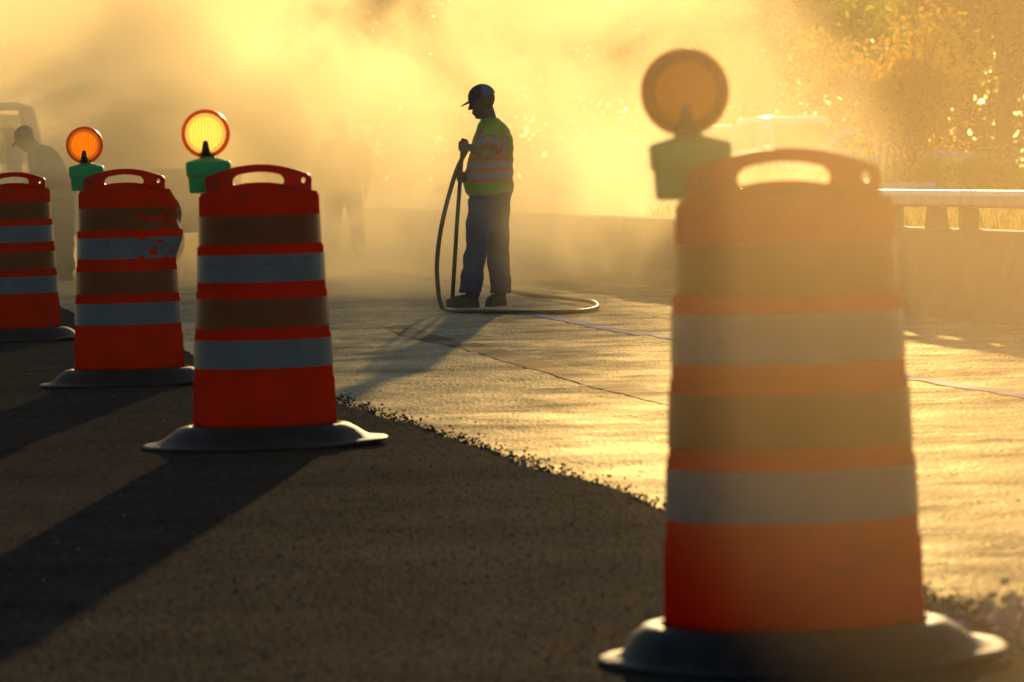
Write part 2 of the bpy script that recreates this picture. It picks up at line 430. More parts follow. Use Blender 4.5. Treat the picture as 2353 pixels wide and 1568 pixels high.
# ------------------------------------------------------------------ traffic drums
M_drum = mat('orange_plastic', (.90,.014,.002), .4, 0, scuff=.5, transl=.35, tcol=(1,.02,.002), nscale=7, namt=.14, bump=.06, bscale=180)
M_handle = mat('orange_handle_plastic', (.62,.012,.003), .45, .06, scuff=.4, transl=.18, tcol=(.9,.1,.01), nscale=9, namt=.12)
M_white = mat('white_reflective_sheeting', (.135,.142,.145), .3, .22, scuff=.6, nscale=11, namt=.10, bump=.05, bscale=300)
M_obrown = mat('orange_reflective_sheeting', (.22,.042,.006), .3, .15, scuff=.6, nscale=11, namt=.12, bump=.05, bscale=300)
M_rub = mat('black_rubber', (.022,.022,.021), .65, .10, nscale=14, namt=.35, bump=.3, bscale=40)
M_box = mat('green_plastic', (.005,.42,.085), .5, .5, nscale=12, namt=.15)
M_dark = mat('dark_metal', (.06,.06,.06), .4, metal=.8)
def lens_mat(name, col, tr, rough, glow=0):
    m = mat(name, col, rough, .6, transl=tr, tcol=col, nscale=5, namt=.15)
    n = m.node_tree.nodes; l = m.node_tree.links
    if glow:                                   # the flasher is lit
        em = n.new('ShaderNodeEmission'); em.inputs[0].default_value = (1, col[1]*.8, col[2]*.5, 1); em.inputs[1].default_value = glow
        ad = n.new('ShaderNodeAddShader'); o_ = n['Material Output']; l.new(o_.inputs[0].links[0].from_socket, ad.inputs[0]); l.new(em.outputs[0], ad.inputs[1]); l.new(ad.outputs[0], o_.inputs[0])
    t = n.new('ShaderNodeTexWave'); t.inputs['Scale'].default_value = 26; t.bands_direction = 'X'
    tc = n.new('ShaderNodeTexCoord'); l.new(tc.outputs['Object'], t.inputs['Vector'])
    bp = n.new('ShaderNodeBump'); bp.inputs['Strength'].default_value = .8; bp.inputs['Distance'].default_value = .006
    l.new(t.outputs['Fac'], bp.inputs['Height']); l.new(bp.outputs[0], n['Principled BSDF'].inputs['Normal'])
    mp = n.new('ShaderNodeMapping'); mp.vector_type = 'TEXTURE'; mp.inputs['Location'].default_value = (-.204, .065, 1.228)
    l.new(tc.outputs['Object'], mp.inputs[0])
    sx = n.new('ShaderNodeSeparateXYZ'); l.new(mp.outputs[0], sx.inputs[0])
    cx = n.new('ShaderNodeCombineXYZ'); l.new(sx.outputs[0], cx.inputs[0]); l.new(sx.outputs[2], cx.inputs[2])
    ln = n.new('ShaderNodeVectorMath'); ln.operation = 'LENGTH'; l.new(cx.outputs[0], ln.inputs[0])
    rg_ = n.new('ShaderNodeValToRGB'); l.new(ln.outputs['Value'], rg_.inputs[0])
    e_ = rg_.color_ramp.elements; e_[0].position = .063; e_[0].color = (1,1,1,1); e_[1].position = .069; e_[1].color = (.38,.30,.25,1)
    x_ = e_.new(.078); x_.color = (.38,.30,.25,1); x_ = e_.new(.082); x_.color = (1,.8,.7,1)
    for x in n:
        if x.type == 'BSDF_TRANSLUCENT':
            l.new(bp.outputs[0], x.inputs['Normal'])
            mx = n.new('ShaderNodeMix'); mx.data_type = 'RGBA'; l.new(t.outputs['Fac'], mx.inputs[0])
            mx.inputs[6].default_value = (col[0], col[1]*.55, col[2]*.4, 1); mx.inputs[7].default_value = (min(1,col[0]*1.05), min(1,col[1]*1.5), col[2]*2, 1)
            m2 = n.new('ShaderNodeMix'); m2.data_type = 'RGBA'; m2.blend_type = 'MULTIPLY'; m2.inputs[0].default_value = 1
            l.new(mx.outputs[2], m2.inputs[6]); l.new(rg_.outputs[0], m2.inputs[7]); l.new(m2.outputs[2], x.inputs[0])
    return m
M_lens = lens_mat('amber_lens', (1.0,.46,.03), .88, .25, .16)
M_lens_pale = lens_mat('flare_tone_lens', (1.0,.85,.24), .93, .25, .45)  # amber made paler: sun flare on this lens put into its colour
M_lens_dull = lens_mat('unlit_tone_lens', (.60,.33,.02), .66, .5)  # amber darkened in the colour to stand for a lamp off and turned
M_rim = mat('amber_rim', (.75,.16,.01), .35, transl=.4, tcol=(1,.30,.01))

STEPS = [(.985,.235,.790,.239),(.790,.2465,.615,.252),(.615,.256,.447,.263),(.447,.267,.270,.272),(.270,.277,.085,.281)]
BANDS = [(.903,.792,1),(.752,.646,0),(.582,.468,1),(.421,.312,0)]
def drum_r(h):
    for z1, r1, z0, r0 in STEPS:
        if z0 <= h <= z1: return r1 + (r0-r1)*(z1-h)/(z1-z0)
    return .28
def make_drum(bent=False, dull=False, light=True, seed=0, bs=1.0, bo=0.0):
    rnd = random.Random(seed)
    root = empty('traffic_drum')
    def warp(v):
        p = v.copy()
        if bent and p.z > .60:                       # crushed upper right flank
            k = min(1, (p.z-.60)/.18)*max(0, min(1, (1.03-p.z)/.1 if p.z > .93 else 1))
            a = math.atan2(p.y, p.x)
            kx = max(0, math.cos(a+.15))**3
            n1 = noise.noise(Vector((a*3.2, p.z*13, 2.1)))
            p.x += kx*k*(.018 + .022*n1 + .03*math.sin((p.z-.62)*8.5))
            kd = math.exp(-((a+.75)/.28)**2)*k       # dent facing the camera
            p.y += kd*(.055+.03*noise.noise(Vector((a*6, p.z*18, 7))))
            p.x -= kd*.02*math.sin(p.z*40)
        return p
    SEG = 96
    prof = []
    for z1, r1, z0, r0 in STEPS[::-1]:
        zs = np.linspace(z0, z1-.012, 9)
        for z in zs: prof.append((r1+(r0-r1)*(z1-z)/(z1-z0), z))
        prof.append((r1-.001, z1-.006)); prof.append((r1-.006, z1-.001))
    top = [(.229,.992),(.21,.996),(.17,1.000),(.135,1.012),(.10,1.022),(.05,1.030),(.005,1.032)]
    prof = prof + top
    bm = bmesh.new(); lathe(bm, prof, SEG, cap=False)
    bmesh.ops.recalc_face_normals(bm, faces=bm.faces)
    for v in bm.verts: v.co = warp(v.co)
    bd = obj('body', bm, M_drum, root)
    sm = bd.modifiers.new('s', 'SOLIDIFY'); sm.thickness = .003; sm.offset = -1
    for z1, z0, br in BANDS:
        bm = bmesh.new()
        # clip where the sheeting has been torn off the bent drum
        pr = [(drum_r(min(z, .99))+.0022, z) for z in np.linspace(z0, z1, 8)]
        lathe(bm, pr, SEG, cap=False)
        if bent and z0 > .6:
            dele = []
            for f in bm.faces:
                c = f.calc_center_median(); a = math.atan2(c.y, c.x)
                if c.y < 0 and -1.25 < a < -.35:
                    q = noise.noise(Vector((a*5, c.z*30, 4))) + .6*noise.noise(Vector((a*14, c.z*50, 1)))
                    if q > (.16 if z0 > .76 else .30): dele.append(f)
            bmesh.ops.delete(bm, geom=dele, context='FACES')
        bmesh.ops.recalc_face_normals(bm, faces=bm.faces)
        for v in bm.verts: v.co = warp(v.co)
        obj('reflective_band', bm, M_obrown if br else M_white, root)
    # handle: a thin upright arch with a long grip hole and two bolt holes
    def outer(t):  # x from -.211..211
        pts = []
        pts.append((-.205,.965)); pts.append((-.208,1.035)); 
        for k in range(7): a = math.pi - k/6*math.pi*.42; pts.append((-.183+.026*math.cos(a), 1.038+.026*math.sin(a)))
        for k in range(1, 24): x = -.170 + k/24*.340; pts.append((x, 1.064+.038*(1-(x/.185)**2)))
        for k in range(7): a = math.pi*.42 - k/6*math.pi*.42; pts.append((.183+.026*math.cos(a), 1.038+.026*math.sin(a)))
        pts.append((.208,1.035)); pts.append((.205,.965)); return pts
    def hole():
        pts = []; 
        for k in range(15): x = .085 - k/14*.17; pts.append((x, 1.056+.016*(1-(x/.10)**2)))
        for k in range(1, 6): a = math.pi/2+k/6*math.pi; pts.append((-.087+.0135*math.cos(a), 1.037+.0175*math.sin(a)))
        for k in range(15): x = -.085 + k/14*.17; pts.append((x, 1.018+.008*(1-(x/.10)**2)))
        for k in range(1, 6): a = -math.pi/2+k/6*math.pi; pts.append((.087+.0135*math.cos(a), 1.037+.0175*math.sin(a)))
        return pts
    bolt = lambda cx: [(cx+.0085*math.cos(2*math.pi*k/12), 1.036+.011*math.sin(2*math.pi*k/12)) for k in range(12)]
    bm = bmesh.new()
    edges = []
    for lp in (outer(0), hole(), bolt(.176), bolt(-.176)):
        vs = [bm.verts.new((x, 0, z)) for x, z in lp]
        edges += [bm.edges.new((vs[k], vs[(k+1)%len(vs)])) for k in range(len(vs))]
    bmesh.ops.triangle_fill(bm, edges=edges, use_beauty=True)
    r = bmesh.ops.extrude_face_region(bm, geom=bm.faces[:])
    for e in r['geom']:
        if isinstance(e, bmesh.types.BMVert): e.co.y += .034
    for v in bm.verts: v.co.y -= .017
    bmesh.ops.recalc_face_normals(bm, faces=bm.faces)
    hd = obj('handle', bm, M_handle, root, smooth=False); bevel(hd, .004, 3, 50)
    # rubber base: a tyre sidewall lying on the road
    bm = bmesh.new()
    bp_ = [(.283,.060),(.288,.082),(.302,.085),(.328,.080),(.356,.062),(.382,.038),(.405,.022),(.430,.016),(.455,.013),(.462,.008),(.455,.001),(.40,.001),(.283,.001)]
    lathe(bm, bp_, SEG, cap=False)
    for v in bm.verts:
        a = math.atan2(v.co.y, v.co.x); rr = math.hypot(v.co.x, v.co.y)
        if rr > .34:
            k = (rr-.34)/.12
            n1 = noise.noise(Vector((math.cos(a)*1.6+seed, math.sin(a)*1.6, 0)))
            v.co.x *= 1+.05*k*n1+.012*k*noise.noise(Vector((a*9,seed,3))); v.co.y *= 1+.05*k*n1
            v.co.z += max(0, k)*.014*max(0, math.cos(a-.2+n1))
            e_ = 1+(bs-1)*min(1, (rr-.34)/.08); v.co.x = v.co.x*e_ + bo*min(1, (rr-.34)/.08); v.co.y *= e_
    bmesh.ops.recalc_face_normals(bm, faces=bm.faces)
    obj('rubber_base', bm, M_rub, root)
    if light:
        lx, ly = -.196, .065
        bm = bmesh.new()
        vs = []
        oc = [(-.088,-.045),(-.075,-.055),(.075,-.055),(.088,-.045),(.088,.045),(.075,.055),(-.075,.055),(-.088,.045)]
        rows = [(.995,.80),(1.000,.86),(1.06,.90),(1.062,.97),(1.105,1.0),(1.118,.96),(1.128,.55),(1.134,.30),(1.15,.27)]
        for z, s in rows: vs.append([bm.verts.new((lx+x*s, ly+y*s, z)) for x, y in oc])
        for A, B in zip(vs, vs[1:]):
            for k in range(8): bm.faces.new((A[k], A[(k+1)%8], B[(k+1)%8], B[k]))
        bm.faces.new(vs[0][::-1]); bm.faces.new(vs[-1]); bmesh.ops.recalc_face_normals(bm, faces=bm.faces)
        wl = obj('warning_light', bm, M_box, root, smooth=False); bevel(wl, .004, 2, 25)
        lz = 1.228; lr = .094
        bm = bmesh.new()
        pf = [(.001,-.034),(.03,-.033),(.055,-.029),(.072,-.022),(.082,-.010),(.083,.010),(.072,.022),(.055,.029),(.03,.033),(.001,.034)]
        lathe(bm, pf, 48, (lx-.008, ly, lz), False, 'y'); bmesh.ops.recalc_face_normals(bm, faces=bm.faces)
        obj('lens', bm, {0: M_lens, 1: M_lens_dull, 2: M_lens_pale}[int(dull)], wl)
        bm = bmesh.new()
        pf = [(.080,-.016),(.090,-.017),(.095,-.010),(.096,.010),(.090,.017),(.080,.016),(.080,-.016)]
        lathe(bm, pf, 48, (lx-.008, ly, lz), False, 'y'); bmesh.ops.recalc_face_normals(bm, faces=bm.faces)
        box(bm, (lx-.008, ly, 1.142), (.05,.034,.024))
        obj('lens_rim', bm, M_lens_dull if dull == 1 else M_rim, wl)
        bm = bmesh.new(); tube(bm, [(lx-.008, ly-.0345, 1.140), (lx-.008, ly-.036, 1.175), (lx-.008, ly-.036, 1.20)], [.020,.014,.008], 10, flat=.25); obj('bulb_stem', bm, M_dark, wl)
        bm = bmesh.new(); lathe(bm, [(.001,-.022),(.009,-.022),(.0115,-.018),(.0115,.05),(.001,.05)], 10, (-.176, 0, 1.036), False, 'y')
        bmesh.ops.recalc_face_normals(bm, faces=bm.faces); obj('bolt', bm, M_dark, wl, smooth=False)
    return root

def place_drum(o, px, py, label, rz=0):
    g_ = G(px, py); o.location = (g_.x, g_.y, .012); o.rotation_euler.z = rz
    tag(o, label, 'traffic drum', 'orange and white traffic drums')
    return o
d_mid = place_drum(make_drum(dull=2, seed=1, bs=1.06, bo=-.006), 611, 1031, 'red-orange striped traffic drum with a glowing pale amber lamp, left of the hose worker', R(1))
d_bent = place_drum(make_drum(bent=True, seed=4), 299, 889, 'dented traffic drum with torn reflective bands on its crushed right shoulder', R(-1))
d_near = place_drum(make_drum(dull=True, seed=9, bs=.96, bo=.022), 1828, 1528, 'largest and nearest traffic drum, washed pale orange by the added flare veil, with an unlit brown lamp', R(1))
d_far = make_drum(light=False, seed=12)
d_far = place_drum(d_far, 42, 787, 'traffic drum cut off by the left edge of the picture, no lamp in view')

# ------------------------------------------------------------------ people
M_skin = mat('skin', (.16,.085,.05), .6, nscale=14, namt=.1)
M_vest = vcol_mat('high_visibility_cloth', .8, .4, 60)
M_jean = mat('denim', (.035,.062,.115), .9, .2, nscale=18, namt=.2, bump=.3, bscale=200)
M_boot = mat('leather_boot', (.030,.022,.016), .6, nscale=20, namt=.3)
M_cap = vcol_mat('cap_cloth', .8, .2, 120)
LIME = (.12,.40,.012); OR = (.70,.08,.015); SI = (.24,.25,.26)

def hand(bm, wrist, grip, axis, knuckle_dir, s=1.0):
    """fist round a rod: palm beside the rod, four unequal fingers curling round it, thumb from the palm's side"""
    axis = axis.normalized(); k = knuckle_dir.normalized(); side = axis.cross(k).normalized()
    palm = grip - k*.030*s
    tube(bm, [wrist, wrist.lerp(palm, .5), palm], [.027*s,.030*s,.034*s], 10)
    ell(bm, palm, (.034*s,.030*s,.042*s))
    for i, (ln, rr) in enumerate([(1.0,.0095),(1.08,.010),(1.03,.0098),(.85,.0085)]):
        o_ = axis*(.030 - .020*i)*s
        r_ = .026*s*ln
        pts = [palm + o_ + side*.022*s]
        for a in (70, 25, -25, -75): pts.append(grip + o_ + side*r_*math.sin(R(a)) + k*r_*math.cos(R(a)))
        tube(bm, pts, [rr*s*1.15, rr*s*1.1, rr*s, rr*s*.95, rr*s*.8], 8)
    tb = palm - side*.020*s + axis*.025*s
    tube(bm, [tb, tb+axis*.020*s+k*.018*s-side*.008*s, grip+axis*.048*s+k*.022*s], [.013*s,.0115*s,.009*s], 8)

def head_parts(bm, c, s=1, pitch=0):
    """head facing -X"""
    rot = Matrix.Rotation(-pitch, 3, 'Y')
    def q(x, y, z): return Vector(c) + rot @ Vector((x*s, y*s, z*s))
    E = rot.to_euler()
    ell(bm, q(.012,0,.022), (.097*s,.076*s,.100*s), E)         # skull
    ell(bm, q(-.028,0,-.035), (.062*s,.060*s,.082*s), E)       # face
    ell(bm, q(-.060,0,-.100), (.028*s,.030*s,.024*s), E)       # chin
    tube(bm, [q(-.088,0,.008), q(-.104,0,-.020), q(-.112,0,-.034)], [.009*s,.012*s,.014*s], 8)   # nose
    ell(bm, q(-.085,0,.018), (.014*s,.048*s,.010*s), E)        # brow
    ell(bm, q(-.089,0,-.062), (.012*s,.024*s,.008*s), E)       # lips
    ell(bm, q(-.087,0,-.076), (.011*s,.020*s,.008*s), E)
    for sy in (-1, 1):
        ell(bm, q(.010, .077*sy, -.018), (.018*s,.009*s,.031*s), E)   # ears
        ell(bm, q(-.075, .033*sy, .000), (.014*s,.016*s,.011*s), E)  # eyes
        ell(bm, q(-.060, .040*sy, -.035), (.03*s,.02*s,.022*s), E)    # cheeks

def vest_colour(arms, stripes=True):
    def f(p):
        for a, b in arms:
            ab = b-a; t = (p-a).dot(ab)/ab.length_squared
            d_ = (p-(a+ab*t)).length
            if d_ < .085 and t > .32 and abs(p.y) > .20:
                if .50 < t < .74: return SI
                if .42 < t < .82: return OR
                return LIME
        z = p.z
        if .94 < z < .97 or 1.02 < z < 1.05 or 1.10 < z < 1.13: return OR
        if .97 < z < 1.02 or 1.05 < z < 1.10: return SI
        if z > 1.12:
            y = abs(p.y) - .02*max(0, (1.3-z))
            if .145 < y < .185: return SI
            if .125 < y < .205: return OR
        return LIME
    return f

def make_person(name, pose, cap='cap', bend=0.0, full=True):
    root = empty(name)
    V = Vector
    Ls, Le, Lw = pose['L']; Rs, Re, Rw = pose['Rr']
    def lean(p):
        if bend == 0 or p.z < .9: return p
        k = min(1, (p.z-.9)/.15)*bend
        q = V((p.x-.08, p.y, p.z-.92)); q.rotate(Matrix.Rotation(-k, 3, 'Y')); return q + V((.08, 0, .92))
    # body (skin): head, neck, trunk core, arms and hands in one surface
    bm = bmesh.new()
    hc = V(pose['head'])
    head_parts(bm, hc, .98, pose['pitch'])
    tube(bm, [hc+V((.03,0,-.06)), V((.085,0,1.42)), V((.10,0,1.33))], [.058,.060,.075], 14)
    rings_body(bm, [(1.36,.11,0,.06,.12),(1.25,.11,0,.11,.17),(1.05,.09,0,.12,.16),(.90,.08,0,.12,.15),(.80,.08,0,.10,.13)])
    tube(bm, [Ls, Ls.lerp(Le,.5), Le, Le.lerp(Lw,.35), Lw], [.055,.050,.044,.045,.029], 12)
    tube(bm, [Rs, Rs.lerp(Re,.5), Re, Re.lerp(Rw,.35), Rw], [.055,.050,.044,.045,.029], 12)
    ell(bm, Le, (.046,)*3); ell(bm, Re, (.046,)*3)
    if pose.get('rod'):
        a, b = pose['rod']; ax = (b-a)
        for wv, zg in ((Lw, pose['gz'][0]), (Rw, pose['gz'][1])):
            gp = a + ax*((zg-a.z)/ax.z)
            kd = (gp-wv).normalized()
            hand(bm, wv, gp, ax, kd)
    else:
        for wv, ev, sg in ((Lw, Le, -1), (Rw, Re, 1)):
            dr = (wv-ev).normalized(); pl = wv+dr*.05
            tube(bm, [wv, wv+dr*.04, wv+dr*.09], [.027,.034,.032], 10, flat=.6)
            fx = dr.cross(V((0,1,0))).normalized()
            for i, ln in enumerate((.070,.080,.076,.060)):
                o_ = fx*(-.026+.0175*i); 
                tube(bm, [wv+dr*.085+o_, wv+dr*(.085+ln*.55)+o_, wv+dr*(.085+ln)+o_+V((-.012,0,0))], [.0095,.009,.0075], 8)
            tube(bm, [wv+dr*.03-fx*.028, wv+dr*.06-fx*.05, wv+dr*.09-fx*.055], [.012,.011,.009], 8)
    remeshed('body', bm, .0065, M_skin, root, iters=2, post=lean)
    # trousers
    bm = bmesh.new()
    rings_body(bm, [(.95,.085,0,.165,.19),(.86,.085,0,.165,.195),(.78,.085,0,.15,.185),(.72,.08,0,.12,.15)])
    for hp, kn, an, r_ in pose['legs']:
        tube(bm, [hp, hp.lerp(kn,.5), kn, kn.lerp(an,.5), an, an+V((.0,0,-.035))], [.118,.106,.088,.082,.083,.086], 16)
    remeshed('trousers', bm, .0095, M_jean, root, iters=3, wrinkle=.014, wscale=6)
    # boots
    for heel, toe in pose['boots']:
        bm = bmesh.new(); d_ = (toe-heel).normalized()
        tube(bm, [heel+V((0,0,.14)), heel+V((0,0,.07)), heel+V((0,0,.045))], [.054,.055,.05], 14)
        tube(bm, [heel-d_*.035+V((0,0,.01)), heel.lerp(toe,.35)+V((0,0,.022)), heel.lerp(toe,.72)+V((0,0,.012)), toe+V((0,0,.004))], [.042,.047,.044,.030], 14)
        tube(bm, [heel-d_*.045-V((0,0,.020)), heel.lerp(toe,.5)-V((0,0,.020)), toe+d_*.005-V((0,0,.018))], [.040,.046,.034], 14)
        def flatten(p): return V((p.x, p.y, max(p.z, .004)))
        remeshed('boot', bm, .007, M_boot, root, iters=2, post=flatten)
    # high visibility shirt
    bm = bmesh.new()
    rings_body(bm, pose['torso'], 28)
    sl_ = []
    for s_, e_ in ((Ls, Le), (Rs, Re)):
        t_ = .80; ee = s_.lerp(e_, t_); tube(bm, [s_, s_.lerp(ee,.5), ee], [.082,.077,.074], 16); ell(bm, s_, (.085,.080,.078)); sl_.append((s_, e_))
    remeshed('shirt', bm, .008, M_vest, root, vest_colour(sl_), 3, wrinkle=.010, wscale=8, post=lean)
    # cap or helmet
    rot = Matrix.Rotation(-pose['pitch'], 3, 'Y')
    bm = bmesh.new()
    def q(x, y, z): return hc + rot @ V((x, y, z))
    segs = 28; rows = []
    for j in range(9):
        t = j/8*math.pi/2
        rr = math.cos(t); zz = math.sin(t)
        rows.append([bm.verts.new(q(.010+.106*rr*math.cos(2*math.pi*k/segs), .086*rr*math.sin(2*math.pi*k/segs), .030+.100*zz*(1 if cap=='cap' else 1.15))) for k in range(segs)] if j < 8 else None)
    rows = rows[:8]
    for A, B in zip(rows, rows[1:]):
        for k in range(segs): bm.faces.new((A[k], A[(k+1)%segs], B[(k+1)%segs], B[k]))
    bm.faces.new(rows[-1])
    # brim
    bt = []
    for k in range(13):
        a = math.pi/2 + k/12*math.pi
        x0, y0 = .010+.104*math.cos(a), .084*math.sin(a)
        ext = .070*max(0, -math.cos(a))**.6
        bt.append((x0, y0, ext))
    for dz in (0,):
        top = [(q(x0,y0,.034), q(x0-ext,y0*.92,.034-.30*ext)) for x0,y0,ext in bt]
        low = [(q(x0,y0,.028), q(x0-ext,y0*.92,.028-.30*ext)) for x0,y0,ext in bt]
        T = [(bm.verts.new(a), bm.verts.new(b)) for a, b in top]; L_ = [(bm.verts.new(a), bm.verts.new(b)) for a, b in low]
        for k in range(12):
            bm.faces.new((T[k][0],T[k][1],T[k+1][1],T[k+1][0])); bm.faces.new((L_[k][0],L_[k+1][0],L_[k+1][1],L_[k][1]))
            bm.faces.new((T[k][1],L_[k][1],L_[k+1][1],T[k+1][1]))
    if cap == 'helmet':
        pass
    bmesh.ops.recalc_face_normals(bm, faces=bm.faces)
    me = bpy.data.meshes.new('cap'); bm.to_mesh(me); bm.free()
    a = me.color_attributes.new('Col', 'FLOAT_COLOR', 'POINT')
    for i, v in enumerate(me.vertices):
        if cap == 'cap': c_ = (.11,.14,.18) if (rot.inverted()@(v.co-hc)).x > .028 else (.045,.045,.04)
        else: c_ = (.75,.75,.72)
        a.data[i].color = (*c_, 1)
        v.co = lean(v.co)
    obj('cap' if cap == 'cap' else 'helmet', me, M_cap, root)
    return root

V = Vector
TORSO = [(.845,.075,0,.165,.205),(.87,.075,0,.180,.215),(.93,.070,0,.190,.222),(1.00,.072,0,.187,.222),(1.10,.090,0,.172,.220),(1.20,.108,0,.158,.222),(1.28,.115,0,.148,.215),(1.34,.115,0,.125,.185),(1.385,.105,0,.095,.13),(1.42,.095,0,.068,.075)]
rodA, rodB = V((-.225,-.06,.03)), V((-.108,-.15,1.275))
pose1 = dict(head=(.038,0,1.550), pitch=R(16), torso=TORSO,
    L=(V((.125,-.200,1.325)), V((.085,-.345,1.150)), V((-.055,-.215,1.205))),
    Rr=(V((.11,.200,1.32)), V((.02,.270,1.07)), V((-.075,.02,1.005))),
    rod=(rodA, rodB), gz=(1.215, .985),
    legs=[(V((.035,-.095,.80)), V((-.025,-.105,.46)), V((-.085,-.105,.155)), 0), (V((.115,.095,.80)), V((.130,.115,.45)), V((.140,.135,.135)), 0)],
    boots=[(V((-.065,-.105,.04)), V((-.265,-.125,.035))), (V((.135,.14,.04)), V((.050,.000,.035)))])
wp = G(1108, 709)
worker = make_person('person', pose1); worker.location = (wp.x, wp.y, .006); worker.scale = (1.0,)*3
tag(worker, 'person in a cap, lime striped shirt and blue jeans holding an upright hose', 'person')

# second worker, all but swallowed by the dust
pose2 = dict(head=(.04,0,1.555), pitch=R(5), torso=TORSO,
    L=(V((.11,-.205,1.325)), V((.13,-.27,1.06)), V((.02,-.27,.84))),
    Rr=(V((.11,.205,1.325)), V((.14,.28,1.06)), V((.03,.29,.85))), rod=None,
    legs=[(V((.05,-.10,.80)), V((.04,-.13,.46)), V((.05,-.15,.14)), 0), (V((.10,.10,.80)), V((.10,.13,.45)), V((.10,.16,.14)), 0)],
    boots=[(V((.06,-.15,.04)), V((-.13,-.18,.035))), (V((.11,.16,.04)), V((-.07,.20,.035)))])
p2 = make_person('person', pose2, 'helmet'); g2 = G(790, 602); p2.location = (g2.x, g2.y, 0); p2.rotation_euler.z = R(-70)
tag(p2, 'person in a pale helmet, barely visible inside the bright dust behind the middle drum', 'person')
pose3 = dict(pose2); pose3['L'] = (V((.11,-.205,1.325)), V((.02,-.27,1.10)), V((-.17,-.22,1.12))); pose3['Rr'] = (V((.11,.205,1.325)), V((.02,.27,1.10)), V((-.18,.22,1.12)))
p3 = make_person('person', pose3, 'cap', bend=R(28)); p3.location = (P(118, 500, 52).x, 52, 0); p3.rotation_euler.z = R(-12)
tag(p3, 'person in a yellow striped shirt leaning forward beside the white pickup, dim in the dust', 'person')

# hose pipe and lance
M_hose = mat('dark_rubber_hose', (.035,.022,.014), .45, .3, nscale=30, namt=.2)
wl_ = worker.location
bm = bmesh.new(); tube(bm, [rodA+wl_, rodA.lerp(rodB,.5)+wl_+V((-.004,0,0)), rodB+wl_], [.016,.016,.0145], 12)
lance = obj('lance', bm, M_hose); tag(lance, 'straight dark pipe held upright in both hands of the person in a cap', 'pipe')
hp = [P(1073,345,wl_.y-.15), P(1066,357,wl_.y-.16), P(1048,395,wl_.y-.18), P(1026,470,wl_.y-.22), P(1011,540,wl_.y-.28), P(1004,610,wl_.y-.33), P(1007,668,wl_.y-.38)]
gz = .014
hp += [P(1013,700,wl_.y-.42)] + [G(x,y,gz) for x, y in [(1024,711),(1050,714.5),(1100,716),(1200,717.5),(1290,717.5),(1340,715),(1368,709),(1372,701),(1352,692),(1290,684.5),(1215,677),(1150,664),(1080,652),(990,641),(890,628),(790,616),(700,610)]]
hp = smooth_path(hp, 8)
for p in hp: p.z = max(p.z, gz)
bm = bmesh.new(); tube(bm, hp, .017, 10)
hose = obj('hose', bm, M_hose)
cpl = P(893, 629, 1); cq = min(hp[60:], key=lambda p: abs(p.x-G(893,629).x)); ci = hp.index(cq)
bm = bmesh.new(); tube(bm, [hp[ci-1].lerp(hp[ci],.3), hp[ci], hp[ci].lerp(hp[ci+1],.6)], [.030,.034,.030], 8); obj('coupling', bm, M_dark, hose)
tag(hose, 'dark flexible hose bowing down from the hands, then looped on the road', 'hose')

# ------------------------------------------------------------------ vehicles
M_tyre = mat('tyre_rubber', (.03,.03,.03), .8); M_rimm = mat('wheel_metal', (.5,.5,.5), .35, metal=.8)
M_glass = mat('vehicle_glass', (.035,.05,.045), .08, .8)
M_clear = bpy.data.materials.new('clear_glass'); M_clear.use_nodes = True
_n = M_clear.node_tree.nodes; _l = M_clear.node_tree.links
_t = _n.new('ShaderNodeBsdfTransparent'); _t.inputs[0].default_value = (.82,.88,.88,1); _m = _n.new('ShaderNodeMixShader'); _m.inputs[0].default_value = .82
_n['Principled BSDF'].inputs['Roughness'].default_value = .05; _n['Principled BSDF'].inputs['Base Color'].default_value = (.1,.12,.12,1)
_l.new(_n['Principled BSDF'].outputs[0], _m.inputs[1]); _l.new(_t.outputs[0], _m.inputs[2]); _l.new(_m.outputs[0], _n['Material Output'].inputs['Surface'])
M_lamp = mat('lamp_glass', (.7,.7,.68), .15, .8); M_tail = mat('tail_glass', (.45,.02,.01), .2, .8)
